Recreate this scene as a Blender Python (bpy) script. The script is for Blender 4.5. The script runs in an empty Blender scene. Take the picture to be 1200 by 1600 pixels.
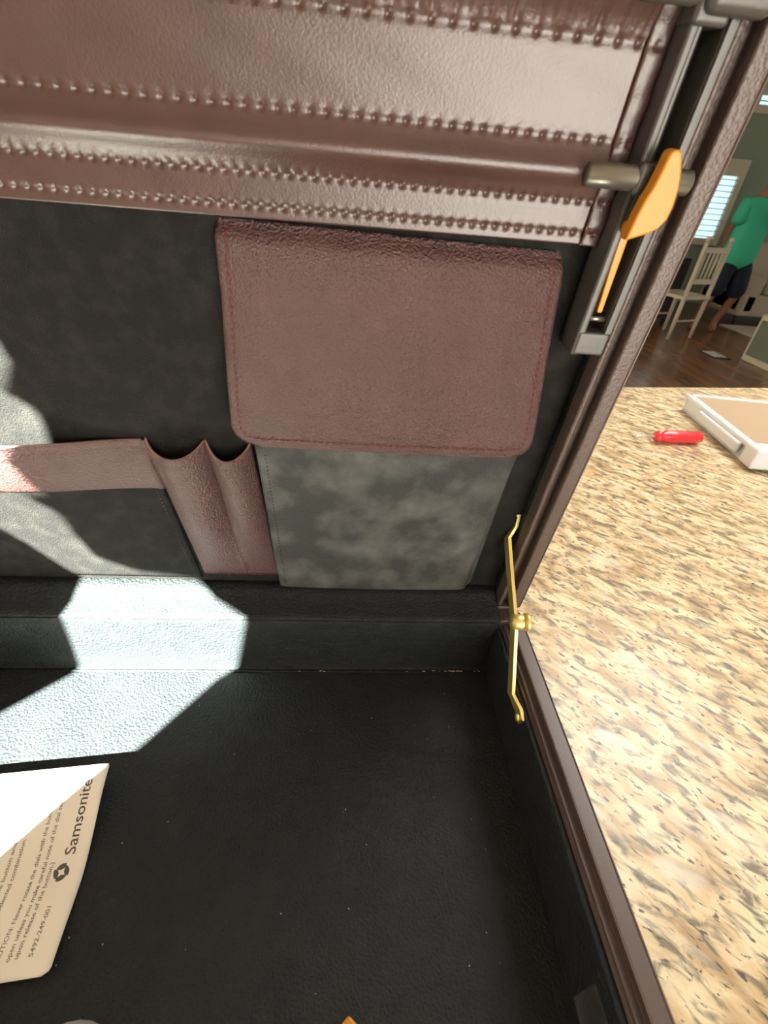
import bpy, bmesh, math, random
from mathutils import Vector, Matrix
random.seed(7)
S = bpy.context.scene
COL = S.collection
R = math.radians
# ------------------------------------------------------------------ camera
cam = bpy.data.cameras.new('camera'); camo = bpy.data.objects.new('camera', cam); COL.objects.link(camo)
cam.sensor_fit = 'VERTICAL'; cam.sensor_height = 36; cam.lens = 720.75 / 1600 * 36
cam.clip_start = .005; cam.clip_end = 100
P_, Y_, RL = .61436, -.09885, .08821
fw = Vector((-math.sin(Y_) * math.cos(P_), math.cos(Y_) * math.cos(P_), -math.sin(P_)))
rt = Vector((math.cos(Y_), math.sin(Y_), 0)); up = rt.cross(fw)
r2 = rt * math.cos(RL) + up * math.sin(RL); u2 = -rt * math.sin(RL) + up * math.cos(RL)
M = Matrix((r2, u2, -fw)).transposed().to_4x4(); M.translation = Vector((-.13954, -.25035, .33736))
camo.matrix_world = M
cam.dof.use_dof = True; cam.dof.focus_distance = .36; cam.dof.aperture_fstop = 14
S.camera = camo
# ------------------------------------------------------------------ world, sun, big lights, exposure
W = bpy.data.worlds.new('world'); S.world = W; W.use_nodes = True
W.node_tree.nodes['Background'].inputs[0].default_value = (1, .97, .93, 1)
W.node_tree.nodes['Background'].inputs[1].default_value = 1.0
SUN = Vector((.38, .64, -.60)).normalized()          # direction the light travels
sl = bpy.data.lights.new('sun_offscreen', 'SUN'); sl.energy = 185; sl.angle = R(.15); sl.color = (.96, 1, .90)
so = bpy.data.objects.new('sun_offscreen', sl); COL.objects.link(so); so.rotation_euler = SUN.to_track_quat('-Z', 'Y').to_euler()
so.location = (-2, -3, 3)
def area(name, loc, target, sx, sy, e, color):
    l = bpy.data.lights.new(name, 'AREA'); l.shape = 'RECTANGLE'; l.size = sx; l.size_y = sy; l.energy = e; l.color = color
    o = bpy.data.objects.new(name, l); COL.objects.link(o); o.location = loc
    o.rotation_euler = (Vector(target) - Vector(loc)).to_track_quat('-Z', 'Y').to_euler()
area('ceiling_lamp_offscreen', (1.2, .9, 1.78), (1.2, .9, 0), .9, .9, 48, (1, .95, .88))
area('window_front_offscreen', (.55, -1.57, -.05), (.55, 0, -.05), 1.1, 1.5, 55, (1, .94, .84))
vs = S.view_settings
vs.view_transform = 'Standard'; vs.look = 'None'; vs.exposure = 0; vs.gamma = 1; vs.use_curve_mapping = False
# ------------------------------------------------------------------ helpers
ROOT = {}
def tag(o, label=None, cat=None, group=None, kind=None):
    if label: o['label'] = label
    if cat: o['category'] = cat
    if group: o['group'] = group
    if kind: o['kind'] = kind
    return o
def empty(name, loc, label, cat, group=None):
    o = bpy.data.objects.new(name, None); COL.objects.link(o); o.location = loc; o.empty_display_size = .02
    ROOT[o.name] = Vector(loc); return tag(o, label, cat, group)
def mesh(name, V, F, mat, parent=None, smooth=False, kind=None, mats=None):
    off = Vector((0, 0, 0))
    if parent is not None: off = ROOT[parent.name]
    m = bpy.data.meshes.new(name); m.from_pydata([Vector(v) - off for v in V], [], F)
    bm = bmesh.new(); bm.from_mesh(m); bmesh.ops.recalc_face_normals(bm, faces=bm.faces); bm.to_mesh(m); bm.free()
    for k in (mats or [mat]): m.materials.append(k)
    if smooth: m.polygons.foreach_set('use_smooth', [True] * len(m.polygons))
    o = bpy.data.objects.new(name, m); COL.objects.link(o)
    if parent is not None: o.parent = parent
    ROOT[o.name] = off
    if kind: o['kind'] = kind
    return o
def bevel(o, w, seg=2):
    b = o.modifiers.new('bevel', 'BEVEL'); b.width = w; b.segments = seg; b.limit_method = 'ANGLE'; b.angle_limit = R(40)
    o.data.polygons.foreach_set('use_smooth', [True] * len(o.data.polygons))
    w_ = o.modifiers.new('wn', 'WEIGHTED_NORMAL'); w_.keep_sharp = True
    return o
def solid(o, t, offset=-1, rim=None, face=None):
    fd = face or (-NN)
    if sum((p.normal.dot(fd) * p.area for p in o.data.polygons)) < 0: o.data.flip_normals()
    s = o.modifiers.new('solid', 'SOLIDIFY'); s.thickness = t; s.offset = offset
    if rim is not None: s.material_offset_rim = rim
    return o
class MB:
    def __init__(s, T=None): s.V = []; s.F = []; s.T = T or (lambda x, y, z: Vector((x, y, z)))
    def add(s, V, F):
        n = len(s.V); s.V += [s.T(*v) for v in V]; s.F += [tuple(i + n for i in f) for f in F]; return s
    def box(s, a, b):
        x0, y0, z0 = a; x1, y1, z1 = b
        return s.add([(x0, y0, z0), (x1, y0, z0), (x1, y1, z0), (x0, y1, z0), (x0, y0, z1), (x1, y0, z1), (x1, y1, z1), (x0, y1, z1)],
                     [(0, 3, 2, 1), (4, 5, 6, 7), (0, 1, 5, 4), (1, 2, 6, 5), (2, 3, 7, 6), (3, 0, 4, 7)])
    def prism(s, poly, a, b, axis):
        # poly: 2-d list, swept along the given axis from a to b
        def P(p, t):
            q = list(p); q.insert(axis, t); return tuple(q)
        n = len(poly)
        return s.add([P(p, a) for p in poly] + [P(p, b) for p in poly],
                     [tuple(range(n)), tuple(range(2 * n - 1, n - 1, -1))] + [(i, (i + 1) % n, n + (i + 1) % n, n + i) for i in range(n)])
    def tube(s, pts, r, seg=8, cap=True):
        pts = [Vector(p) for p in pts]; n = len(pts); rr = r if isinstance(r, (list, tuple)) else [r] * n
        V = []; F = []; prev = None
        for i, p in enumerate(pts):
            d = (pts[min(i + 1, n - 1)] - pts[max(i - 1, 0)]).normalized()
            if prev is None:
                h = Vector((0, 0, 1)) if abs(d.z) < .9 else Vector((1, 0, 0)); a = d.cross(h).normalized()
            else: a = (prev - d * prev.dot(d)).normalized()
            prev = a; b = d.cross(a)
            for k in range(seg):
                t = 2 * math.pi * k / seg; V.append(tuple(p + (a * math.cos(t) + b * math.sin(t)) * rr[i]))
        for i in range(n - 1):
            for k in range(seg):
                k2 = (k + 1) % seg; F.append((i * seg + k, i * seg + k2, (i + 1) * seg + k2, (i + 1) * seg + k))
        if cap: F.append(tuple(range(seg - 1, -1, -1))); F.append(tuple((n - 1) * seg + k for k in range(seg)))
        return s.add(V, F)
    def grid(s, nx, ny, fn):
        V = [fn(i / nx, j / ny) for j in range(ny + 1) for i in range(nx + 1)]
        F = [(j * (nx + 1) + i, j * (nx + 1) + i + 1, (j + 1) * (nx + 1) + i + 1, (j + 1) * (nx + 1) + i) for j in range(ny) for i in range(nx)]
        return s.add(V, F)
    def ell(s, c, ax, seg=8, rings=5):
        # ellipsoid; ax = three axis vectors
        a, b, d = [Vector(v) for v in ax]; c = Vector(c); V = []; F = []
        for i in range(rings + 1):
            t = math.pi * i / rings
            for k in range(seg):
                f = 2 * math.pi * k / seg
                V.append(tuple(c + a * math.cos(t) + (b * math.cos(f) + d * math.sin(f)) * max(math.sin(t), 1e-3)))
        for i in range(rings):
            for k in range(seg):
                k2 = (k + 1) % seg; F.append((i * seg + k, i * seg + k2, (i + 1) * seg + k2, (i + 1) * seg + k))
        F.append(tuple(range(seg))); F.append(tuple(rings * seg + k for k in range(seg - 1, -1, -1)))
        return s.add(V, F)
    def build(s, name, mat, parent=None, smooth=False, kind=None, mats=None):
        return mesh(name, s.V, s.F, mat, parent, smooth, kind, mats)
def sm(a, b, x):
    t = min(1, max(0, (x - a) / (b - a))); return t * t * (3 - 2 * t)
def ga(x, s): return math.exp(-(x / s) ** 2)
def lerp(a, b, t): return a + (b - a) * t
# ------------------------------------------------------------------ materials
def mat(name, base, rough=.5, metal=0, spec=.5, bump=None, mix=None, coat=0, sheen=0, extra=None, detail=4):
    m = bpy.data.materials.new(name); m.use_nodes = True; nt = m.node_tree; p = nt.nodes['Principled BSDF']
    p.inputs['Base Color'].default_value = (*base, 1); p.inputs['Roughness'].default_value = rough
    p.inputs['Metallic'].default_value = metal; p.inputs['Specular IOR Level'].default_value = spec
    p.inputs['Coat Weight'].default_value = coat; p.inputs['Sheen Weight'].default_value = sheen
    tc = nt.nodes.new('ShaderNodeTexCoord')
    if bump:
        sc, st, dist = bump
        n = nt.nodes.new('ShaderNodeTexNoise'); n.inputs['Scale'].default_value = sc; n.inputs['Detail'].default_value = detail
        b = nt.nodes.new('ShaderNodeBump'); b.inputs['Strength'].default_value = st; b.inputs['Distance'].default_value = dist
        nt.links.new(tc.outputs['Object'], n.inputs['Vector']); nt.links.new(n.outputs[0], b.inputs['Height'])
        nt.links.new(b.outputs[0], p.inputs['Normal'])
    if mix:
        sc, c2, lo, hi = mix
        n = nt.nodes.new('ShaderNodeTexNoise'); n.inputs['Scale'].default_value = sc; n.inputs['Detail'].default_value = 6
        r = nt.nodes.new('ShaderNodeValToRGB'); r.color_ramp.elements[0].position = lo; r.color_ramp.elements[1].position = hi
        r.color_ramp.elements[0].color = (*base, 1); r.color_ramp.elements[1].color = (*c2, 1)
        nt.links.new(tc.outputs['Object'], n.inputs['Vector']); nt.links.new(n.outputs[0], r.inputs[0]); nt.links.new(r.outputs[0], p.inputs['Base Color'])
    return m
def pebble(name, base, rough, sc, strength, dist, mix=None, spec=.5):
    m = mat(name, base, rough, spec=spec, mix=mix); nt = m.node_tree; p = nt.nodes['Principled BSDF']
    tc = nt.nodes.new('ShaderNodeTexCoord'); v = nt.nodes.new('ShaderNodeTexVoronoi'); v.feature = 'SMOOTH_F1'
    v.inputs['Scale'].default_value = sc; b = nt.nodes.new('ShaderNodeBump'); b.invert = True
    b.inputs['Strength'].default_value = strength; b.inputs['Distance'].default_value = dist
    nt.links.new(tc.outputs['Object'], v.inputs['Vector']); nt.links.new(v.outputs['Distance'], b.inputs['Height']); nt.links.new(b.outputs[0], p.inputs['Normal'])
    return m
LEATHER = mat('burgundy_leather', (.050, .021, .017), .36, spec=.9, bump=(1000, .2, .0008), mix=(45, (.068, .030, .024), .35, .7), detail=6)
FLAPL = mat('burgundy_grain_leather', (.066, .023, .021), .34, spec=.85, bump=(850, 1.0, .0017), mix=(60, (.082, .032, .028), .35, .7), detail=5)
CUT = mat('cut_leather_edge', (.25, .14, .12), .7)
RIML = pebble('rim_leather', (.085, .058, .049), .42, 900, .5, .0006)
THREAD = mat('burgundy_thread', (.11, .014, .022), .6)
PANEL = mat('black_suede', (.0120, .0116, .0108), .75, spec=.12, bump=(1100, .6, .0014), mix=(90, (.022, .021, .0185), .45, .75))
LINING = pebble('black_pebbled_lining', (.0150, .0182, .0200), .68, 640, .85, .0010, spec=.25, mix=(70, (.0195, .0232, .025), .4, .7))
SUEDE = mat('dusty_grey_suede', (.030, .032, .029), .85, bump=(700, .8, .0012), mix=(46, (.115, .117, .104), .40, .78), detail=10)
SUEDE2 = PANEL
BRASS = mat('brass', (.84, .68, .25), .44, metal=.85, bump=(300, .1, .0003))
RIMB = mat('smooth_rim_vinyl', (.085, .058, .049), .42, bump=(900, .12, .0005))
BLACKP = mat('dark_moulded_plastic', (.055, .052, .045), .34, bump=(700, .25, .0004))
STEEL = mat('grey_steel', (.24, .225, .19), .28, metal=.75)
YELLOW = mat('yellow_plastic', (.54, .215, .010), .38, bump=(60, .05, .001))
PIPING = mat('rim_piping_vinyl', (.15, .115, .098), .22)  # edge piping, paler and glossier than the rim
PAPER = mat('cream_paper', (.90, .86, .74), .55)
INK = mat('grey_ink', (.09, .085, .075), .6)
INKL = mat('light_ink', (.24, .22, .18), .6)
LINT = mat('pink_lint', (.45, .34, .30), .9)
DUST = mat('dust_speck', (.55, .55, .52), .9)
WHITE = mat('white_plastic', (.70, .74, .79), .4)
BEIGE = mat('beige_board', (.46, .35, .23), .6, bump=(40, .1, .002))
RED = mat('red_acetate', (.72, .04, .055), .22)
CREAM = mat('cream_paint', (.62, .58, .45), .5)
WALLM = mat('sage_wall_paint', (.27, .34, .25), .8)
CEIL = mat('ceiling_paint', (.75, .74, .70), .8)
TEAL = mat('teal_cotton', (.05, .56, .34), .8, bump=(12, .4, .02))
NAVY = mat('navy_cotton', (.008, .014, .03), .8)
SKIN = mat('skin', (.30, .13, .08), .5)
SOFA = mat('beige_upholstery', (.52, .46, .33), .85, bump=(8, .3, .02))
DARKW = mat('dark_wood', (.015, .014, .012), .5)
HAIR = mat('brown_hair', (.04, .025, .018), .6)
SAGE = mat('grey_green_panel', (.17, .19, .15), .6)
def granite():
    m = bpy.data.materials.new('beige_granite'); m.use_nodes = True; nt = m.node_tree; p = nt.nodes['Principled BSDF']
    tc = nt.nodes.new('ShaderNodeTexCoord'); mp = nt.nodes.new('ShaderNodeMapping')
    mp.inputs['Scale'].default_value = (.75, 1.9, 1); m0 = nt.nodes.new('ShaderNodeMapping'); m0.inputs['Rotation'].default_value = (0, 0, R(42))
    nt.links.new(tc.outputs['Object'], m0.inputs['Vector']); nt.links.new(m0.outputs[0], mp.inputs['Vector'])
    def noise(sc, det, dist):
        n = nt.nodes.new('ShaderNodeTexNoise'); n.inputs['Scale'].default_value = sc; n.inputs['Detail'].default_value = det; n.inputs['Distortion'].default_value = dist
        nt.links.new(mp.outputs[0], n.inputs['Vector']); return n.outputs[0]
    def ramp(src, els):
        r = nt.nodes.new('ShaderNodeValToRGB'); cr = r.color_ramp
        cr.elements[0].position, cr.elements[0].color = els[0][0], (*els[0][1], 1); cr.elements[1].position, cr.elements[1].color = els[-1][0], (*els[-1][1], 1)
        for pz, c in els[1:-1]: e = cr.elements.new(pz); e.color = (*c, 1)
        nt.links.new(src, r.inputs[0]); return r.outputs[0]
    def mixc(f, a, b):
        x = nt.nodes.new('ShaderNodeMix'); x.data_type = 'RGBA'; nt.links.new(f, x.inputs['Factor']); nt.links.new(a, x.inputs['A'])
        if isinstance(b, tuple): x.inputs['B'].default_value = (*b, 1)
        else: nt.links.new(b, x.inputs['B'])
        return x.outputs['Result']
    base = ramp(noise(36, 6, .5), [(.36, (.44, .31, .16)), (.48, (.66, .52, .30)), (.60, (.80, .70, .47))])
    gf = ramp(noise(78, 7, .7), [(.50, (0, 0, 0)), (.64, (1, 1, 1))])
    c = mixc(gf, base, (.19, .16, .105))
    df = ramp(noise(165, 5, .6), [(.60, (0, 0, 0)), (.66, (1, 1, 1))])
    c = mixc(df, c, (.095, .08, .07))
    lf = ramp(noise(20, 2, .5), [(.60, (0, 0, 0)), (.70, (.7, .7, .7))])
    c = mixc(lf, c, (.80, .76, .62))
    nt.links.new(c, p.inputs['Base Color']); p.inputs['Roughness'].default_value = .34; p.inputs['Specular IOR Level'].default_value = .5
    return m
GRANITE = granite()
def woodfloor():
    m = bpy.data.materials.new('brown_wood_floor'); m.use_nodes = True; nt = m.node_tree; p = nt.nodes['Principled BSDF']
    tc = nt.nodes.new('ShaderNodeTexCoord'); mp = nt.nodes.new('ShaderNodeMapping'); mp.inputs['Scale'].default_value = (1, .12, 1)
    n = nt.nodes.new('ShaderNodeTexNoise'); n.inputs['Scale'].default_value = 9; n.inputs['Detail'].default_value = 5
    r = nt.nodes.new('ShaderNodeValToRGB'); r.color_ramp.elements[0].position = .35; r.color_ramp.elements[1].position = .7
    r.color_ramp.elements[0].color = (.16, .07, .035, 1); r.color_ramp.elements[1].color = (.30, .16, .085, 1)
    nt.links.new(tc.outputs['Object'], mp.inputs[0]); nt.links.new(mp.outputs[0], n.inputs[0]); nt.links.new(n.outputs[0], r.inputs[0]); nt.links.new(r.outputs[0], p.inputs['Base Color'])
    p.inputs['Roughness'].default_value = .22
    return m
WOODF = woodfloor()
def emis(name, c, s):
    m = bpy.data.materials.new(name); m.use_nodes = True; p = m.node_tree.nodes['Principled BSDF']
    p.inputs['Base Color'].default_value = (*c, 1); p.inputs['Emission Color'].default_value = (*c, 1); p.inputs['Emission Strength'].default_value = s
    return m
DAY = emis('daylight_pane', (.62, .90, 1), 1.1)
# ------------------------------------------------------------------ the room
FZ = -.91; WY0 = -1.6
MB().box((-5, -2, FZ - .05), (11, 9, FZ)).build('floor', WOODF, kind='structure')
MB().box((-5, WY0, 1.80), (11, 9, 1.9)).build('ceiling', CEIL, kind='structure')
MB().box((-5, 8, FZ - .05), (11, 8.2, 1.8)).build('wall_back', WALLM, kind='structure')
# lid frame of reference: x along the hinge, u up the lid, d depth behind the rim plane (millimetres)
HB = .06736; A_ = -.13204
UP = Vector((0, math.sin(A_), math.cos(A_))); NN = Vector((0, math.cos(A_), -math.sin(A_))); LO = Vector((0, 0, HB))
def LT(x, u, d): return LO + Vector((x * .001, 0, 0)) + UP * (u * .001) + NN * (d * .001)
def BT(x, y, z): return Vector((x * .001, y * .001, z * .001))
# added unseen wall; its opening is shaped to throw sun patches on the case
WY = -1.6
def back(P): t = (P.y - WY) / SUN.y; Q = P - SUN * t; return (Q.x, Q.z)
pl = lambda x, u: LT(x, u, 17.6)
fl = lambda x, y, z=7: BT(x, y, z)
right_edge = [fl(-395, -217, 12), fl(-331, -138, 12), fl(-276, -73), fl(-238, -21.3), BT(-224.6, -12.2, 11), BT(-212.3, -12.2, 67)]
upper = [BT(-235, 5, 68.5), pl(-255, 11), pl(-293, 17.7), LT(-317.8, 36.5, 15), LT(-323.4, 65.4, 12), LT(-324.7, 85.3, 9.5), LT(-337, 101.3, 6), LT(-338, 105.5, 5), LT(-329, 109, 3), LT(-329.4, 123.6, 3), LT(-332.2, 132.4, 3), pl(-313.5, 132), pl(-311.4, 147), pl(-311.5, 155), pl(-324.6, 166), pl(-319, 174), pl(-313, 184), pl(-314, 196), pl(-330, 204), pl(-400, 206)]
island = [pl(-420, 112), pl(-368.6, 70), pl(-354, 46), pl(-345, 25.5), pl(-338, 11), BT(-342, -12, 67), BT(-346, -12.2, 10), fl(-348.5, -15.8), fl(-384.4, -50.8), fl(-425, -95), fl(-430, -190)]
hole = [back(p) for p in right_edge + upper + island]
bm = bmesh.new()
outer = [(-5, FZ - .05), (11, FZ - .05), (11, 1.85), (-5, 1.85)]
es = []
for loop in (outer, hole):
    vs_ = [bm.verts.new((x, WY, z)) for x, z in loop]
    es += [bm.edges.new((vs_[i], vs_[(i + 1) % len(vs_)])) for i in range(len(vs_))]
bmesh.ops.triangle_fill(bm, edges=es, use_beauty=False, use_dissolve=False)
me = bpy.data.meshes.new('sun_mask_added'); bm.to_mesh(me); bm.free(); me.materials.append(CEIL)
wo = bpy.data.objects.new('sun_mask_added', me); COL.objects.link(wo); wo['kind'] = 'structure'
# far windows in the back wall
def window(name, x0, x1, z0, z1, n):
    w = MB()
    for a, b in (((x0 - .09, 7.93, z0 - .09), (x0, 8.0, z1 + .2)), ((x1, 7.93, z0 - .09), (x1 + .09, 8.0, z1 + .2)), ((x0, 7.93, z1), (x1, 8.0, z1 + .2)), ((x0, 7.93, z0 - .09), (x1, 8.0, z0))): w.box(a, b)
    o = w.build(name, CREAM, kind='structure')
    MB().box((x0, 7.985, z0), (x1, 7.998, z1)).build('pane', DAY, o)
    me = None
    for i in range(n):
        z = z0 + (z1 - z0) * (i + .5) / n
        s_ = MB().box((x0, 7.93, z - .012), (x1, 7.975, z - .004)).build('slat', SAGE, o)
ROOT['x'] = Vector((0, 0, 0))
window('window_1', 4.93, 5.50, .02, .82, 11)
window('window_2', 5.35, 6.3, 1.62, 1.72, 1)
# ------------------------------------------------------------------ counter
ca = math.atan2(.0515, .381)
def CT(x, y, z):     # counter frame, far edge along x at y = 0
    c, s = math.cos(ca), math.sin(ca); return Vector((.5022 + x * c - y * s, .7525 + x * s + y * c, z))
o = MB(CT).box((-1.9, -1.15, -.035), (1.7, .004, 0)).build('granite_countertop', GRANITE)
bevel(o, .006, 3); tag(o, 'beige speckled granite countertop carrying the open briefcase', 'countertop')
o = MB(CT).box((-1.85, -1.1, FZ), (1.65, -.03, -.035)).build('kitchen_island', CREAM)
tag(o, 'cream island cabinet under the granite countertop', 'cabinet')
# ------------------------------------------------------------------ briefcase
bc = empty('briefcase', (-.225, -.165, 0), 'open burgundy leather briefcase with black lining on granite countertop', 'briefcase')
XL, YF = -450, -335
def mir(p): return [(-450 - x, z) for x, z in p][::-1]
# base: side walls by profile (x,z)
prof = [(0, 8), (0, HB * 1000), (-9.3, HB * 1000), (-9.3, 62.5), (-13.5, 62.5), (-13.5, 59), (-15, 59), (-15, 4), (-6, 4)]
b = MB(BT)
b.prism(prof, YF, 0, 1); b.prism(mir(prof), YF, 0, 1)
b.prism([(0, 8), (0, 66), (-10, 66), (-10, 4), (-4, 4)], XL + 15, -15, 0)
b.prism([(YF, 8), (YF, HB * 1000), (YF + 9, HB * 1000), (YF + 9, 62), (YF + 15, 62), (YF + 15, 4), (YF + 6, 4)], XL + 15, -15, 0)
b.box((XL + 8, YF + 8, 1), (-8, -6, 6))
b.box((-20, -11, 50), (-1, 6, 66.6)); b.box((-20, 2, 50), (-1, 14, 69))
shell = b.build('base_shell', RIMB, bc)
bevel(shell, .0009, 2)
for x in (-9.3,):
    MB(BT).tube([(x, YF + 10, HB * 1000 - .2), (x, -10, HB * 1000 - .2)], .35, 6).build('edge_piping', PIPING, shell, True)
MB(BT).tube([(.1, YF + 2, HB * 1000 + .0), (.1, -3, HB * 1000 + .0)], .6, 6).build('edge_piping', PIPING, shell, True)
MB(BT).tube([(-13.4, YF + 14, 62.7), (-13.4, -12, 62.9)], .7, 8).build('inner_piping', RIMB, shell, True)
# base lining: floor, walls
l = MB(BT)
l.grid(120, 90, lambda s, t: (lerp(XL + 16.5, -16.5, s), lerp(YF + 16.5, -12.4, t), 7 + .25 * math.sin(s * 37) * math.sin(t * 23)))
base_lin = l.build('base_floor_lining', LINING, bc, True)
l = MB(BT)
l.box((-18.5, YF + 15, 6), (-14.9, -11, 58.5))
l.box((XL + 15, YF + 15, 6), (XL + 18.5, -11, 59)); l.box((XL + 16, YF + 14, 6), (-16, YF + 17.5, 59))
bevel(l.build('base_side_lining', LINING, bc), .001)
l = MB(BT)
# back wall of the base with a soft fillet, then the hinge cover that runs back into the lid
prof2 = [(-15.5, 7.0), (-13.2, 8.2), (-12.3, 11), (-12.0, 30), (-12.0, 60), (-12.2, 66.2), (-11.2, 67.6), (-8, 68.6), (0, 70.2)]
end = LT(0, 9.5, 17.4); prof2 += [(lerp(0, end.y * 1000, .5), lerp(70.2, end.z * 1000, .5)), (end.y * 1000, end.z * 1000)]
l.grid(150, len(prof2) - 1, lambda s, t: (lerp(XL + 17, -17, s), *prof2[round(t * (len(prof2) - 1))]))
hc = l.build('hinge_lining', LINING, bc, True); solid(hc, .0012, face=Vector((0, -.7, .7)))
MB(BT).tube([(XL + 18, -12.3, 65.9), (-18, -12.3, 65.9)], .45, 6).build('hinge_seam', SUEDE2, hc, True)
MB(BT).tube([(XL + 18, -15.2, 8.0), (-18, -15.2, 8.0)], .8, 6).build('floor_welt', LINING, hc, True)
# lid shell
lp = [(0, 0), (0, 28), (-8, 31), (-22, 31), (-22, 20), (-14.6, 20), (-14.6, 8), (-8.4, 8), (-8.4, 0)]
b = MB(LT)
U1 = 340
b.T = lambda x, d, u: LT(x, u, d)
b.prism(lp, 2, U1, 2); b.prism(mir(lp), 2, U1, 2)
b.T = LT
b.box((XL + 20, 2, 20), (-20, U1, 31))
b.box((XL + 8, U1 - 9, 0), (-8, U1, 22)); b.box((XL + 8, 0, 14), (-8, 4, 22))
lid = b.build('lid_shell', RIML, bc); bevel(lid, .0012, 2)
MB(LT).tube([(.1, 4, .2), (.1, U1 - 3, .2)], .5, 6).build('edge_piping', PIPING, lid, True)
b = MB(); b.T = lambda x, d, u: LT(x, u, d)
ridge = [(-14.2, 2), (-15.6, 1.2), (-17, 2), (-17.2, 12), (-14.2, 12)]
b.prism(ridge, 4, U1 - 8, 2)
bevel(b.build('lid_inner_ridge', RIML, bc), .0007)
b = MB(LT); b.box((-17.0, 8, 11.8), (-14, U1 - 8, 20)); b.box((XL + 14, 8, 2), (XL + 17, U1 - 8, 20)); b.box((XL + 14, U1 - 12, 2), (-14, U1 - 9, 20))
b.build('lid_side_lining', LINING, bc)
b = MB(LT); b.box((XL + 15, 6, 17.6), (-15, U1 - 8, 20.4)); b.build('lid_back_panel', PANEL, bc)
# ---- document pocket across the top of the lid
HOLE = 5.8
def rows_d(x, u):
    d = 0
    for k, (u0, hs) in enumerate(((260.2, 4.9), (271.6, 4.9), (291, 5.8), (317.5, 7.2))):
        e = u - u0
        if abs(e) < 5:
            ph = ((x + k * 1.7) % hs) - hs / 2
            d += .4 * ga(e, 1.4) + 1.1 * ga(e - ph * .15, 1.0) * ga(ph, .9) - .22 * ga(e - 1.7, 1.3) * (1 - ga(ph, 1.6))
    return d
def doc_d(x, u):
    d = 10.2 - .02 * (u - 256)
    d -= 4.6 * ga(u - 281.5, 5.2) * sm(271.8, 275, u)
    d -= .8 * sm(318, 322, u) + 5.5 * sm(320, 331, u)
    d += .35 * math.sin(x * .13 + u * .31) * ga(u - 304, 10) * .4
    if u > 317.5: d += (.3 * math.sin(x * .7 + math.sin(x * .21) * 2.5) + .2 * math.sin(x * 1.7 + 2 * math.sin(x * .13))) * sm(318, 321, u) * (1 - sm(326, 333, u)) * sm(-190, -120, x)
    d += rows_d(x, u)
    return d
b = MB(LT)
NX, NY = 600, 120
b.grid(NX, NY, lambda s, t: (lerp(-435, -42.4, s), lerp(256, 338, t), doc_d(lerp(-435, -42.4, s), lerp(256, 338, t))))
doc = solid(b.build('document_pocket', LEATHER, bc, True, mats=[LEATHER, CUT]), .0016, rim=1)
tag(doc, 'burgundy leather document pocket with stitched seams')
def stitches(rows, T, r=.42, L=.36):
    b = MB(T)
    for p, q in rows:
        p = Vector(p); q = Vector(q); c = (p + q) / 2; a = (q - p); n = a.length; a = a / n
        h = Vector((0, 0, 1)); w = a.cross(h).normalized()
        b.ell(tuple(c), (a * (n * L), w * r, h * r), 5, 4)
    return b
row = []
for k, (u0, hs) in enumerate(((260.2, 4.9), (271.6, 4.9), (291, 5.8), (317.5, 7.2))):
    x = -44 - ((-44 + k * 1.7) % hs) + hs / 2
    while x > -330:
        row.append(((x - .3, u0 + .35, doc_d(x, u0) - .4), (x - hs + .3, u0 - .35, doc_d(x - hs, u0) - .4))); x -= hs
stitches(row, LT).build('stitching', THREAD, doc, True, 'stuff')
b = MB(LT)
b.grid(8, 90, lambda s, t: (lerp(-41.6, -33.6, s), lerp(255.6, 336, t), 10.8 + (1.2 if False else 0) - .02 * (lerp(255.6, 336, t) - 256) - .5 * math.sin(math.pi * s) + rows_d(lerp(-41.6, -33.6, s), lerp(255.6, 336, t)) + .3 * math.sin(t * 41) - 2.5 * sm(321, 332, lerp(255.6, 336, t))))
bind = solid(b.build('edge_binding', LEATHER, bc, True, mats=[LEATHER, CUT]), .0016, rim=1)
row = []
for u0 in (260.2, 271.6, 291, 317.5):
    for x in (-35.5, -38.6): row.append(((x + 1.2, u0 + .3, 10.0), (x - 1.2, u0 - .3, 10.0)))
stitches(row, LT, .4, .5).build('stitching', THREAD, bind, True, 'stuff')
# backing that carries the pocket off the lid panel
b = MB(LT); b.box((-434, 262, 12), (-45, 334, 17.8)); b.build('pocket_gusset', PANEL, bc)
# ---- accessory pocket: dusty suede body with a big flap
def boxface(s, t):
    u = lerp(9.2, 172, t); x = lerp(lerp(-188.6, -194.4, t), lerp(-44.5, -37.5, t), s)
    e = min(s, 1 - s); d = 10.2 - 2.2 * t - 1.2 * math.sin(math.pi * s) - .5 * math.sin(s * 9 + t * 5) * sm(0, .15, t)
    d += 1.2 * (1 - sm(0, .03, e)) + 3 * (1 - sm(0, .02, t))
    return (x, u, d)
b = MB(LT); b.grid(60, 60, boxface)
ap = solid(b.build('accessory_pocket', SUEDE, bc, True), .0012); tag(ap, 'dusty grey suede pocket body under the flap')
b = MB(LT)
b.grid(6, 30, lambda s, t: (lerp(lerp(-44.8, -38, t), lerp(-38.5, -35, t), s), lerp(12, 170, t), lerp(11, 17.5, s) + 1.0 * math.sin(s * math.pi)))
b.build('pocket_gusset', SUEDE, bc, True); b = MB(LT)
b.grid(6, 30, lambda s, t: (lerp(lerp(-188.4, -194.2, t), lerp(-190.5, -196, t), s), lerp(12, 170, t), lerp(11, 17.5, s)))
b.build('pocket_gusset', SUEDE, bc, True)
row = []
for i in range(44):
    t = .05 + .017 * i
    p = boxface(.035, t); q = boxface(.035, t + .012); row.append(((p[0], p[1], p[2] - .5), (q[0], q[1], q[2] - .5)))
stitches(row, LT, .3).build('stitching', PANEL, ap, True, 'stuff')
CR = 13.
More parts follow.
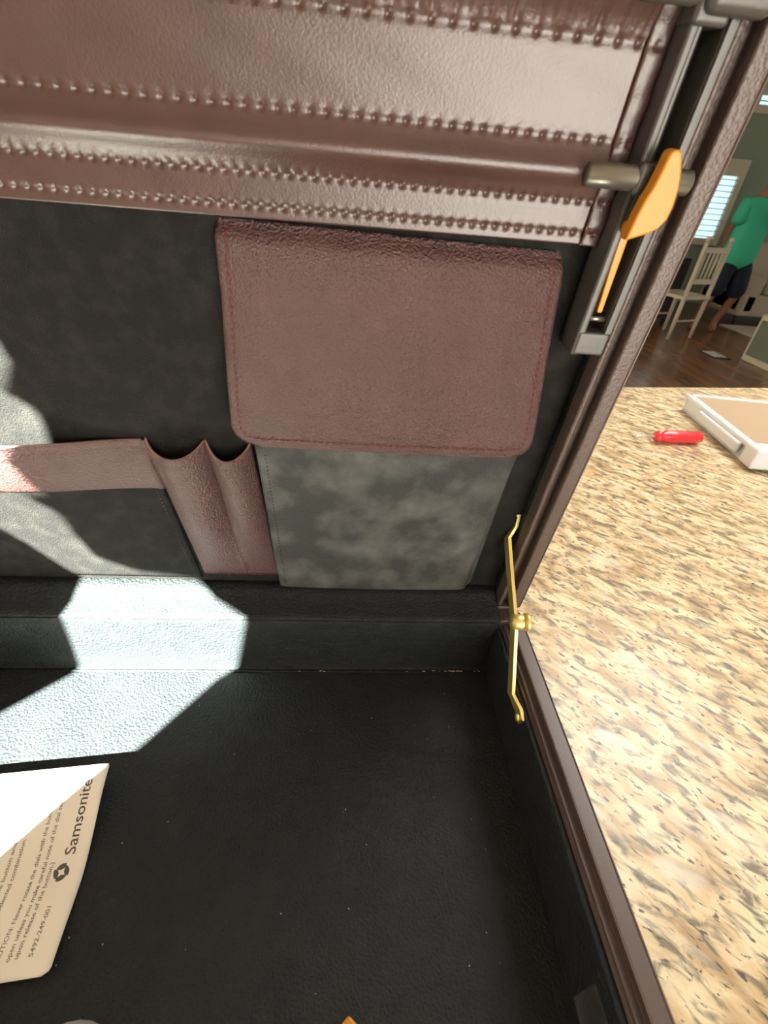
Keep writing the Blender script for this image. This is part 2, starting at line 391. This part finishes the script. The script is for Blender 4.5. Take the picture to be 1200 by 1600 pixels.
def flap_xy(s, t):
    # t: 0 top .. 1 bottom
    u = lerp(254.6, 147.6, t) - 3.2 * s * (1 - t) - 1.0 * s * t + 1.0 * math.sin(math.pi * s) * (t - .5) * 0
    l = lerp(-198.6, -203.2, sm(0, 1, t)); r = lerp(-46.2, -33.6, t ** .9)
    h = (1 - t) * 107
    if h < CR:
        c = CR - math.sqrt(max(0, CR * CR - (CR - h) ** 2)); l += c * .95; r -= c * .8
    return lerp(l, r, s), u
def flap_d(s, t):
    d = lerp(10.5, 2.6, sm(0, 1, t)) - 3.2 * math.sin(math.pi * min(1, max(0, s))) ** .6 * math.sin(math.pi * min(1, .12 + t * .80))
    d += 6 * (1 - sm(0, .07, t)) - 1.0 * sm(.05, .12, t) * (1 - sm(.12, .3, t)) + 1.5 * (1 - sm(0, .04, s)) + 1.5 * sm(.96, 1, s)
    e = min(s * 158, (1 - s) * 158, (1 - t) * 107)
    d += .45 * ga(e - 5, 1.3)
    return d
def flap(s, t):
    t = 1 - (1 - t) ** 1.25
    x, u = flap_xy(s, t); return (x, u, flap_d(s, t))
b = MB(LT); b.grid(110, 110, flap)
fo = solid(b.build('pocket_flap', FLAPL, bc, True, mats=[FLAPL, CUT]), .002, rim=1); tag(fo, 'burgundy leather flap with rounded lower corners')
def flap_in(k):
    # path of the seam, 5 mm inside left, bottom and right edges
    pts = []
    for i in range(60):
        t = .03 + (.90 - .03) * i / 59; pts.append((.030, t))
    for i in range(1, 8):
        a = math.pi / 2 * i / 8; pts.append((.030 + .045 * (1 - math.cos(a)), .90 + .053 * math.sin(a)))
    for i in range(70): pts.append((.075 + .85 * i / 69, .953))
    for i in range(1, 8):
        a = math.pi / 2 * i / 8; pts.append((.925 + .045 * math.sin(a), .953 - .053 * (1 - math.cos(a))))
    for i in range(60): pts.append((.970, .90 - (.90 - .03) * i / 59))
    return pts
pp = []
for s, t in flap_in(0):
    x, u = flap_xy(s, t); pp.append((x, u, flap_d(s, t) - .15))
row = []; acc = 0; last = Vector(pp[0])
dens = []
for i in range(len(pp) - 1):
    a = Vector(pp[i]); c = Vector(pp[i + 1]); n = max(1, int((c - a).length / .25))
    dens += [a.lerp(c, k / n) for k in range(n)]
i0 = 0; L_ = 0
for i in range(1, len(dens)):
    L_ += (dens[i] - dens[i - 1]).length
    if L_ > 3.3: row.append((tuple(dens[i0]), tuple(dens[i]))); i0 = i; L_ = 0
stitches(row, LT, .6, .40).build('stitching', THREAD, fo, True, 'stuff')
# ---- pen loops
def pen(s, t):
    u = lerp(17.5, 139, t)
    l = lerp(-245.6, -257.5, t); r = lerp(-187.5, -196.5, t); x = lerp(l, r, s)
    sp = .56
    ph = s / sp if s < sp else (s - sp) / (1 - sp)
    B = 11.5 * sm(.0, .55, t) * (.75 + .25 * t) + 1.5 * sm(0, .06, t)
    w = math.sin(math.pi * ph) ** .62
    d = 17 - B * w + .6 * ga(t - .955, .02) * w
    d -= 1.6 * ga(s - sp, .03) * (1 - sm(.2, .9, t)) * sm(0, .1, t)
    return (x, u - 5 * w * sm(.8, 1, t) + 2.5 * (1 - w) * sm(.9, 1, t), d)
b = MB(LT); b.grid(96, 70, pen)
pn = solid(b.build('pen_loops', FLAPL, bc, True, mats=[FLAPL, CUT]), .0014, rim=1); tag(pn, 'pair of burgundy leather pen loops')
row = []
for i in range(26):
    p = pen(i / 26 + .004, .012); q = pen(i / 26 + .034, .012); row.append(((p[0], p[1], p[2] - .8), (q[0], q[1], q[2] - .8)))
for i in range(38):
    t = .03 + i * .025; p = pen(.563, t); q = pen(.563, t + .018); row.append(((p[0], p[1], p[2] - .3), (q[0], q[1], q[2] - .3)))
stitches(row, LT, .45, .45).build('stitching', THREAD, pn, True, 'stuff')
# ---- open pocket with a leather band at its mouth
def gape(x, t): return 12.5 * sm(-256, -345, x) * t ** 1.2 * (.35 + .65 * sm(-435, -400, x)) if x > -445 else 0
def gp(x, t): return 12.5 * sm(0, 88, -256 - x) * t ** 1.2
def cardp(s, t):
    u = lerp(13, 112, t); xe = lerp(-248, -256.5, t); x = lerp(-432, xe, s)
    return (x, u, 16.9 - gp(x, t * .8) - .8 * sm(0, .1, t))
b = MB(LT); b.grid(60, 30, cardp); cp = solid(b.build('slip_pocket', SUEDE2, bc, True), .001)
row = []
for i in range(30):
    p = cardp(.975, .03 + i * .031); q = cardp(.975, .05 + i * .031); row.append(((p[0], p[1], p[2] - .4), (q[0], q[1], q[2] - .4)))
stitches(row, LT, .25).build('stitching', SUEDE, cp, True, 'stuff')
def band(s, t):
    u = lerp(103.5, 138.5, t); xe = lerp(-255.5, -259, t); x = lerp(-432, xe, s)
    return (x, u + 1.2 * sm(-300, -258, x) * t, 16.3 - gp(x, .72 + .28 * t) - 2.0 * math.sin(math.pi * min(1, t * 1.05)) * .8 - 1.2 + .5 * ga(t - .88, .035))
b = MB(LT); b.grid(70, 30, band); bd = solid(b.build('pocket_band', FLAPL, bc, True, mats=[FLAPL, CUT]), .002, rim=1)
tag(bd, 'burgundy leather band edging the open slip pocket')
b = MB(LT); b.grid(4, 24, lambda s, t: (lerp(-258.8, -254.2, s) - 1.5 * t, lerp(103, 139.5, t), 15.6 - .8 * math.sin(math.pi * s)))
solid(b.build('band_tab', FLAPL, bc, True), .0015)
# ---- folder rail in the corner of the lid
rl = MB(LT)
rl.box((-33.6, 211, 0), (-29.6, 338, 15)); rl.box((-21.2, 211, .4), (-17.3, 338, 15)); rl.box((-33.6, 211, 14), (-17.3, 338, 17.7))
rail = rl.build('folder_rail', BLACKP, bc); bevel(rail, .0012, 3)
rl = MB(LT); rl.box((-20.9, 222, -.3), (-17.6, 337, 1.2)); bevel(rl.build('rail_lip', BLACKP, rail), .0004)
rl = MB(LT); rl.box((-31.0, 262, -.3), (-29.4, 337, 6)); bevel(rl.build('rail_lip', BLACKP, rail), .0004)
rl = MB(LT); rl.box((-32.8, 211.6, -.5), (-17.8, 222.5, 13)); bevel(rl.build('rail_end_block', BLACKP, rail), .0012, 3)
rl = MB(LT); rl.tube([(-30.5, 227.5, 4.5), (-20.5, 227.5, 4.5)], 1.3, 12); rl.build('rail_pin', STEEL, rail, True)
# rod that carries the pocket's roll, its slider and the yellow release lever
rd = MB(LT); rd.tube([(-52, 281.5, 1.5), (-47.5, 281.5, 1.5), (-47.3, 281.5, 1.5), (-12.2, 281.5, 0), (-11.8, 281.5, 0)], [4.0, 4.0, 4.2, 4.2, 3.6], 24)
rod = rd.build('pocket_rod', STEEL, bc, True)
rd = MB(LT); rd.box((-34.2, 276.2, -3.6), (-24, 287, 9)); bevel(rd.build('slider_block', BLACKP, rod), .0018, 3)
lv = [(-29.6, 290.9), (-27.6, 291.9), (-25.6, 291.4), (-24.6, 289.6), (-22.4, 285), (-20.9, 280), (-20.2, 275), (-20.6, 270.8), (-22.6, 267.6), (-26, 265.6), (-34.0, 262.6), (-33.6, 266), (-33.0, 272), (-32.2, 276.2), (-30.9, 280.6), (-30.3, 285)]
b = MB(LT); b.prism(lv, -11.5, -5.2, 2)
lev = bevel(b.build('release_lever', YELLOW, bc), .0024, 5); tag(lev, 'yellow plastic release lever')
b = MB(LT); b.prism([(-30.4, 268), (-26.2, 268), (-25.0, 231), (-27.6, 231)], 1.5, 6, 2); bevel(b.build('lever_stem', YELLOW, lev), .0006)
b = MB(LT); b.box((-31.5, 263.4, -6), (-26.5, 268, 6)); bevel(b.build('lever_root', YELLOW, lev), .001)
# upper rod and its end cap
rd = MB(LT); rd.tube([(-52, 330, 1.5), (-30, 330, 1.5)], 4.0, 20); rod2 = rd.build('pocket_rod', STEEL, bc, True)
rd = MB(LT); rd.box((-33, 324.4, -6), (-10.6, 336, 1.5)); bevel(rd.build('rod_end_cap', BLACKP, rod2), .0035, 4)
rd = MB(LT); rd.box((-34.5, 322, -2), (-22, 337, 10)); bevel(rd.build('slider_block', BLACKP, rod2), .0018, 3)
# ---- lid stay
def strip(pts, w, th):
    # flat bar along a path in the x = const planes: th across x, w across the path
    m = MB(BT); V = []; F = []
    n = len(pts)
    for i, p in enumerate(pts):
        p = Vector(p); d = (Vector(pts[min(i + 1, n - 1)]) - Vector(pts[max(i - 1, 0)])); d.x = 0; d.normalize()
        q = Vector((0, d.z, -d.y))      # across the path, in plane
        for sx, sq in ((-1, -1), (1, -1), (1, 1), (-1, 1)): V.append(tuple(p + Vector((sx * th / 2, 0, 0)) + q * (sq * w / 2 - w / 2 + 2)))
    for i in range(n - 1):
        for k in range(4): F.append((i * 4 + k, i * 4 + (k + 1) % 4, i * 4 + 4 + (k + 1) % 4, i * 4 + 4 + k))
    F += [(3, 2, 1, 0), tuple((n - 1) * 4 + k for k in range(4))]
    return m.add(V, F)
st = strip([(-19.0, 8, 158), (-19.2, 6.5, 147), (-23.0, 4.0, 138), (-22.6, -12, 124), (-22.2, -39, 103)], 9, 2.5)
stay = bevel(st.build('lid_stay', BRASS, bc), .0003); tag(stay, 'folding brass lid stay')
bevel(strip([(-22.2, -44, 98.5), (-22.4, -60, 75), (-22.6, -70, 60.5), (-19.2, -80, 57), (-18.8, -87, 55)], 9, 2.5).build('lower_arm', BRASS, stay), .0003)
k = MB(BT); k.tube([(-25.5, -42, 101), (-24, -42, 101), (-16.8, -42, 101), (-16.0, -42, 101)], [3.6, 5.4, 5.4, 4.6], 24); k.build('elbow_pivot', BRASS, stay, True)
k = MB(BT); k.tube([(-17.0, -43, 102), (-16.6, -43, 102), (-13.8, -43, 102), (-13.2, -43, 102)], [5.2, 6.0, 6.0, 5.2], 28); k.build('elbow_cap', BRASS, stay, True)
k = MB(BT); k.tube([(-23.2, -84, 54.6), (-22.6, -84, 54.6), (-21.2, -84, 54.6), (-21, -84, 54.6), (-16, -84, 54.6)], [1.6, 2.5, 2.7, 1.6, 1.6], 16); k.build('rivet', BRASS, stay, True)
k = MB(BT); k.tube([(-22, 8, 156), (-21, 8, 156), (-19.5, 8, 156), (-16.0, 8, 156)], [1.2, 2.3, 2.4, 1.6], 16); k.build('rivet', BRASS, stay, True)
# lint along the welt and in the hinge corner
b = MB(BT)
for i in range(26):
    x = random.choice((random.uniform(-62, -22), random.uniform(-180, -20))); r_ = random.uniform(.25, .7)
    b.ell((x, -15.4 + random.uniform(-.6, .5), 9.0), ((random.uniform(.6, 1.8) * r_ * 1.6, 0, random.uniform(-.3, .3)), (0, r_, 0), (0, 0, r_ * .6)), 6, 4)
b.build('lint', LINT, bc, True, 'stuff')
b = MB(BT)
for i in range(32):
    r_ = random.uniform(.16, .42); b.ell((random.uniform(-300, -22), random.uniform(-205, -22), 7.4), ((r_, 0, 0), (0, r_ * random.uniform(.5, 1.2), 0), (0, 0, r_ * .5)), 5, 3)
b.build('dust', DUST, bc, True, 'stuff')
# grey tab on the side lining
b = MB(BT); b.box((-19.6, -262, 14), (-18, -208, 46)); bevel(b.build('side_tab', SUEDE, bc), .001)
# ------------------------------------------------------------------ things lying in the case
# instruction card
c0 = Vector((-.2869, -.0935, .0)); cy_ = (Vector((-.2778, -.1905, 0)) - c0).normalized(); cx_ = Vector((-cy_.y, cy_.x, 0)); cx_ = Vector((cy_.y, -cy_.x, 0)) if cx_.x > 0 else cx_
CH = (Vector((-.2778, -.1905, 0)) - c0).length * 1000
CW = 128.
def cz(a, h):   # card height above the floor of the case
    return 8.2 + 12.5 * (1 - sm(0, .62, h / CH)) + 3.0 * sm(.55, 1, h / CH)
def KT(a, h, k): # a: mm from right edge inward, h: mm from top edge down, k: lift
    p = c0 + cx_ * (a * .001) + cy_ * (h * .001); return Vector((p.x, p.y, (cz(a, h) + k) * .001))
ko = empty('instruction_card', (-.34, -.14, .007), 'cream instruction card with grey print lying in the briefcase', 'card')
def card(s, t):
    h = t * CH; a = s * CW; e = 3.5
    if CH - h < e: a = max(a, 0) + (e - math.sqrt(max(0, e * e - (e - (CH - h)) ** 2))) * (1 - s)
    if h < .8: a += (.8 - h) * (1 - s)
    return (a, h, 0)
b = MB(KT); b.grid(40, 60, card); solid(b.build('card_sheet', PAPER, ko, True), .0005, face=Vector((0, 0, 1)))
def text(body, a, h0, h1, size, matx, name, bold=0):
    # print that reads from the foot of the card towards its top edge: baseline a mm from the right edge, from h0 to h1
    cu = bpy.data.curves.new(name, 'FONT'); cu.body = body; cu.size = size; cu.offset = bold; cu.resolution_u = 3
    to = bpy.data.objects.new(name, cu); COL.objects.link(to)
    me = bpy.data.meshes.new_from_object(to.evaluated_get(bpy.context.evaluated_depsgraph_get()))
    V = [v.co.copy() for v in me.vertices]; F = [tuple(p.vertices) for p in me.polygons]
    bpy.data.objects.remove(to); bpy.data.curves.remove(cu); bpy.data.meshes.remove(me)
    k = (h0 - h1) / max(v.x for v in V)
    m = MB(KT); m.add([(a + v.y, h0 - v.x * k, .12) for v in V], F)
    return m.build(name, matx, ko)
text('Samsonite', 7.4, 46, 8.8, 8.0, INK, 'printed_wordmark', .06)
text('5492-249-001', 10.6, 89.5, 68.8, 2.9, INKL, 'printed_line', .04)
text('upon release of the button.)', 17.2, 89.6, 48.4, 3.0, INKL, 'printed_line', .04)
text('open unless you make careful note of the dial set', 20.8, 90.2, 19.5, 3.0, INKL, 'printed_line', .04)
text('CAUTION: Never rotate the dials with the button', 25.5, 92, 21, 3.0, INKL, 'printed_line', .04)
text('your selected combination.', 35.9, 76, 35.6, 3.0, INKL, 'printed_line', .04)
text('(Press the button and )', 40.2, 72, 34.7, 3.0, INKL, 'printed_line', .04)
# emblem: four interlocking crescents
b = MB(KT)
for q in range(4):
    ang = math.pi / 2 * q; out = []; inn = []
    for i in range(11):
        t = i / 10; f = ang + R(-25) + R(100) * t
        ro = 4.3 - .9 * t; wd = 2.7 * math.sin(math.pi * min(1, .30 + t * .70)) ** .8 + .05
        out.append((ro * math.cos(f), ro * math.sin(f))); inn.append(((ro - wd) * math.cos(f), (ro - wd) * math.sin(f)))
    V = [(11.8 + y, 53.6 - x, .12) for x, y in out + inn]
    b.add(V, [(i, i + 1, 11 + i + 1, 11 + i) for i in range(10)])
b.build('printed_emblem', INK, ko)
# orange pointed tab and grey rounded pad at the near side of the floor
b = MB(BT); b.prism([(-131, -209.3), (-124.5, -214.5), (-119, -236), (-144, -236), (-137, -214.5)], 7.2, 12, 2)
o = bevel(b.build('orange_tab', YELLOW), .0012); tag(o, 'orange pointed tab lying on the black case floor', 'tab')
b = MB(BT)
b.grid(28, 14, lambda s, t: (-257 + 24 * math.cos(2 * math.pi * s) * math.cos(t * math.pi / 2), -228 + 22.5 * math.sin(2 * math.pi * s) * math.cos(t * math.pi / 2), 7.1 + 9 * math.sin(t * math.pi / 2)))
o = b.build('grey_pad', mat('grey_felt', (.26, .25, .23), .9, bump=(300, .3, .001)), None, True); tag(o, 'grey rounded pad lying on the black case floor', 'pad')
# ------------------------------------------------------------------ things on the counter
# screwdriver
p0 = Vector((.360, .463, .012)); p1 = Vector((.485, .469, .012)); ax = (p1 - p0).normalized()
sd = empty('screwdriver', tuple((p0 + p1) / 2 - Vector((0, 0, .012))), 'small screwdriver with a red handle on the granite countertop', 'screwdriver')
h0 = p0 + ax * .036
V = []; F = []; prof_ = [(0, 5), (2, 8), (7, 10), (11, 8.2), (16, 8.2), (22, 11.2), (40, 11.8), (70, 11.4), (82, 11.0), (88, 9), (90, 6)]
sd_a = Vector((-ax.y, ax.x, 0)); sg = 24
for l_, r_ in prof_:
    for k in range(sg):
        f = 2 * math.pi * k / sg; fl_ = 1 - (.09 * (0.5 + .5 * math.cos(f * 6)) if 20 < l_ < 85 else 0)
        V.append(h0 + ax * l_ * .001 + (sd_a * math.cos(f) + Vector((0, 0, 1)) * math.sin(f)) * r_ * fl_ * .001)
for i in range(len(prof_) - 1):
    for k in range(sg): F.append((i * sg + k, i * sg + (k + 1) % sg, (i + 1) * sg + (k + 1) % sg, (i + 1) * sg + k))
F += [tuple(range(sg)), tuple((len(prof_) - 1) * sg + k for k in range(sg))]
mesh('handle', V, F, RED, sd, True)
MB().tube([p0 - ax * .002, p0 + ax * .004, h0 + ax * .004], [.0014, .0026, .0026], 10).build('shaft', mat('bright_steel', (.8, .8, .78), .25, metal=.6), sd, True)
# white plastic tub
ta = Vector((.521, .388, 0)); tb_ = Vector((.552, .628, 0)); tx = (tb_ - ta).normalized(); ty = Vector((tx.y, -tx.x, 0)); TL = (tb_ - ta).length
def TT(x, y, z): return ta + tx * x + ty * y + Vector((0, 0, z))
tub = empty('plastic_tub', tuple(TT(TL / 2, .12, 0)), 'white plastic tub with beige board inside near the counter edge', 'tub')
b = MB(TT); H = .032
b.box((0, 0, 0), (TL, .006, H)); b.box((0, 0, 0), (.006, .26, H)); b.box((TL - .006, 0, 0), (TL, .26, H)); b.box((0, .254, 0), (TL, .26, H)); b.box((.003, .003, 0), (TL - .003, .257, .004))
bevel(b.build('tub_wall', WHITE, tub), .0015)
b = MB(TT)
b.box((-.004, -.005, H - .006), (TL + .004, .009, H + .003)); b.box((-.004, .0, H - .006), (.009, .265, H + .003)); b.box((TL - .009, 0, H - .006), (TL + .004, .265, H + .003))
bevel(b.build('tub_rim', WHITE, tub), .002)
b = MB(TT); b.box((.03, -.012, .010), (TL * .70, -.004, H - .004)); bevel(b.build('side_latch', WHITE, tub), .003, 3)
b = MB(TT); b.box((-.018, -.010, .004), (.016, .05, H + .006)); bevel(b.build('corner_clip', WHITE, tub), .004, 3)
b = MB(TT); b.box((.010, .010, .026), (TL - .010, .25, .034)); b.build('board_insert', BEIGE, tub)
# ------------------------------------------------------------------ the far room
# person in a teal shirt walking through the room
def skin(name, verts, edges, radii, m, parent, root=0, sub=2):
    me = bpy.data.meshes.new(name); off = ROOT[parent.name] if parent else Vector((0, 0, 0))
    me.from_pydata([Vector(v) - off for v in verts], edges, []); me.materials.append(m)
    o = bpy.data.objects.new(name, me); COL.objects.link(o)
    if parent: o.parent = parent
    ROOT[o.name] = off
    sk = o.modifiers.new('skin', 'SKIN'); sk.use_smooth_shade = True
    lay = me.skin_vertices[0] if me.skin_vertices else None
    if lay is None:
        bm = bmesh.new(); bm.from_mesh(me); bm.verts.layers.skin.verify(); bm.to_mesh(me); bm.free(); lay = me.skin_vertices[0]
    for i, r_ in enumerate(radii):
        lay.data[i].radius = r_ if isinstance(r_, tuple) else (r_, r_); lay.data[i].use_root = (i == root)
    s_ = o.modifiers.new('sub', 'SUBSURF'); s_.levels = sub; s_.render_levels = sub
    return o
pe = empty('person', (4.46, 5.9, FZ), 'person in a teal shirt and navy shorts walking barefoot across the floor', 'person')
z0 = FZ
pv = [(4.50, 5.9, z0 + .92), (4.50, 5.9, z0 + 1.12), (4.50, 5.9, z0 + 1.34), (4.51, 5.88, z0 + 1.46), (4.51, 5.85, z0 + 1.54), (4.51, 5.83, z0 + 1.64), (4.51, 5.83, z0 + 1.72),
      (4.40, 5.92, z0 + .86), (4.38, 5.88, z0 + .48), (4.36, 5.98, z0 + .09), (4.31, 5.90, z0 + .035), (4.28, 5.86, z0 + .025),
      (4.60, 5.88, z0 + .86), (4.66, 5.84, z0 + .48), (4.57, 5.90, z0 + .09), (4.53, 5.82, z0 + .035), (4.51, 5.78, z0 + .025),
      (4.33, 5.90, z0 + 1.37), (4.31, 5.99, z0 + 1.10), (4.36, 6.02, z0 + .88), (4.37, 6.02, z0 + .80),
      (4.67, 5.90, z0 + 1.37), (4.73, 5.84, z0 + 1.12), (4.62, 5.68, z0 + 1.28), (4.57, 5.66, z0 + 1.34)]
pe_e = [(0, 1), (1, 2), (2, 3), (3, 4), (4, 5), (5, 6), (0, 7), (7, 8), (8, 9), (9, 10), (10, 11), (0, 12), (12, 13), (13, 14), (14, 15), (15, 16), (2, 17), (17, 18), (18, 19), (19, 20), (2, 21), (21, 22), (22, 23), (23, 24)]
pr = [(.15, .11), (.14, .10), (.15, .10), .055, .075, .095, .06, .085, .058, .040, .042, .030, .085, .058, .040, .042, .030, .05, .04, .03, .035, .05, .04, .03, .035]
skin('body', pv, pe_e, pr, SKIN, pe)
skin('shirt', [(4.50, 5.9, z0 + .68), (4.50, 5.9, z0 + .95), (4.50, 5.9, z0 + 1.15), (4.50, 5.9, z0 + 1.36), (4.50, 5.89, z0 + 1.44), (4.33, 5.90, z0 + 1.37), (4.27, 5.85, z0 + 1.16), (4.67, 5.90, z0 + 1.37), (4.73, 5.92, z0 + 1.16)],
     [(0, 1), (1, 2), (2, 3), (3, 4), (3, 5), (5, 6), (3, 7), (7, 8)], [(.25, .18), (.215, .16), (.20, .15), (.18, .14), (.08, .08), .085, .085, .085, .085], TEAL, pe)
skin('shorts', [(4.50, 5.9, z0 + .86), (4.41, 5.91, z0 + .80), (4.375, 5.885, z0 + .38), (4.59, 5.89, z0 + .80), (4.66, 5.845, z0 + .38), (4.50, 5.9, z0 + .97)],
     [(0, 1), (1, 2), (0, 3), (3, 4), (0, 5)], [(.20, .15), .13, .115, .13, .115, (.19, .14)], NAVY, pe)
MB().ell((4.51, 5.85, z0 + 1.70), ((0, 0, .11), (.105, 0, 0), (0, .12, 0)), 14, 10).build('hair', HAIR, pe, True)
for sx in (-.035, .035): MB().ell((4.51 + sx, 5.735, z0 + 1.63), ((.016, 0, 0), (0, .012, 0), (0, 0, .010)), 8, 6).build('eye', DARKW, pe, True)
MB().ell((4.51, 5.73, z0 + 1.595), ((0, -.012, .028), (.014, 0, 0), (0, .022, 0)), 8, 6).build('nose', SKIN, pe, True)
# cream spindle-back chairs
def chair(loc, rz, label):
    c = empty('spindle_chair', loc, label, 'chair', 'cream chairs in the far room')
    ca_, sa_ = math.cos(rz), math.sin(rz)
    T = lambda x, y, z: Vector((loc[0] + x * ca_ - y * sa_, loc[1] + x * sa_ + y * ca_, loc[2] + z))
    o = MB(T).box((-.22, -.22, .43), (.22, .22, .47)).build('seat', CREAM, c); bevel(o, .012)
    for x, y in ((-.19, -.19), (.19, -.19), (-.19, .19), (.19, .19)):
        top = 1.0 if y > 0 else .43
        MB(T).tube([(x, y, 0), (x, y, .2), (x, y, .43), (x, y, max(top - .04, .431)), (x, y, top + .005)], [.017, .022, .024, .022, .018], 10).build('leg', CREAM, c, True)
        if y > 0: MB(T).ell((x, y, top + .03), ((0, 0, .03), (.028, 0, 0), (0, .028, 0)), 10, 6).build('finial', CREAM, c, True)
    for z in (.93, .62): MB(T).box((-.19, .18, z - .025), (.19, .2, z + .025)).build('back_rail', CREAM, c)
    for i in range(5): MB(T).tube([(-.13 + .065 * i, .19, .62), (-.13 + .065 * i, .19, .93)], .010, 8).build('spindle', CREAM, c, True)
    for y in (-.19, .19): MB(T).tube([(-.19, y, .2), (.19, y, .2)], .011, 8).build('stretcher', CREAM, c, True)
    return c
chair((3.72, 5.5, FZ), R(200), 'cream spindle-back chair beside the dark cabinet')
chair((4.30, 7.1, FZ), R(160), 'cream spindle-back chair below the shuttered window')
# dark cabinet
dc = empty('dark_cabinet', (3.62, 6.3, FZ), 'low dark wooden cabinet behind the cream chairs', 'cabinet')
bevel(MB().box((3.30, 6.1, FZ + .06), (4.08, 6.5, FZ + .78)).build('body', DARKW, dc), .01)
for x in (3.34, 4.04):
    for y in (6.14, 6.46): MB().box((x - .02, y - .02, FZ), (x + .02, y + .02, FZ + .07)).build('leg', DARKW, dc)
for x0, x1 in ((3.32, 3.68), (3.70, 4.06)): MB().box((x0, 6.08, FZ + .10), (x1, 6.105, FZ + .72)).build('door', DARKW, dc)
# sofa
so_ = empty('sofa', (5.95, 6.75, FZ), 'beige upholstered sofa behind the person in teal', 'sofa')
bevel(MB().box((5.15, 6.3, FZ + .12), (6.9, 7.2, FZ + .40)).build('base', SOFA, so_), .03, 3)
for k in range(2): bevel(MB().box((5.40 + .65 * k, 6.28, FZ + .40), (6.03 + .65 * k, 6.95, FZ + .56)).build('seat_cushion', SOFA, so_), .05, 3)
for k in range(2): bevel(MB().box((5.40 + .65 * k, 6.88, FZ + .52), (6.03 + .65 * k, 7.12, FZ + .98)).build('back_cushion', SOFA, so_), .06, 3)
bevel(MB().box((5.15, 7.05, FZ + .12), (6.9, 7.25, FZ + .90)).build('back', SOFA, so_), .04, 3)
for x in (5.15, 6.68): bevel(MB().box((x, 6.3, FZ + .12), (x + .24, 7.2, FZ + .64)).build('armrest', SOFA, so_), .07, 4)
for x in (5.22, 6.82):
    for y in (6.38, 7.15): MB().tube([(x, y, FZ), (x, y, FZ + .13)], [.02, .028], 10).build('foot', DARKW, so_, True)
# rug in front of the sofa
o = bevel(MB().box((4.95, 5.65, FZ), (7.0, 6.27, FZ + .012)).build('rug', mat('cream_rug', (.62, .58, .48), .95, bump=(60, .4, .01))), .004); tag(o, 'cream rug in front of the beige sofa', 'rug')
# floor register
fr = empty('floor_register', (3.80, 4.66, FZ), 'white floor register with a dark frame in the wooden floor', 'vent')
MB().box((3.70, 4.52, FZ), (3.90, 4.80, FZ + .006)).build('frame', DARKW, fr)
for k in range(6): MB().box((3.73, 4.56 + .037 * k, FZ + .004), (3.87, 4.583 + .037 * k, FZ + .011)).build('slat', WHITE, fr)
# small cream cabinet with a grey-green door
sc_ = empty('side_cabinet', (4.25, 4.3, FZ), 'small cream side cabinet with a grey-green front on the wooden floor', 'cabinet')
bevel(MB().box((4.02, 4.10, FZ), (4.5, 4.55, FZ + .46)).build('body', CREAM, sc_), .012)
bevel(MB().box((4.005, 4.15, FZ + .07), (4.025, 4.50, FZ + .41)).build('door', SAGE, sc_), .004)
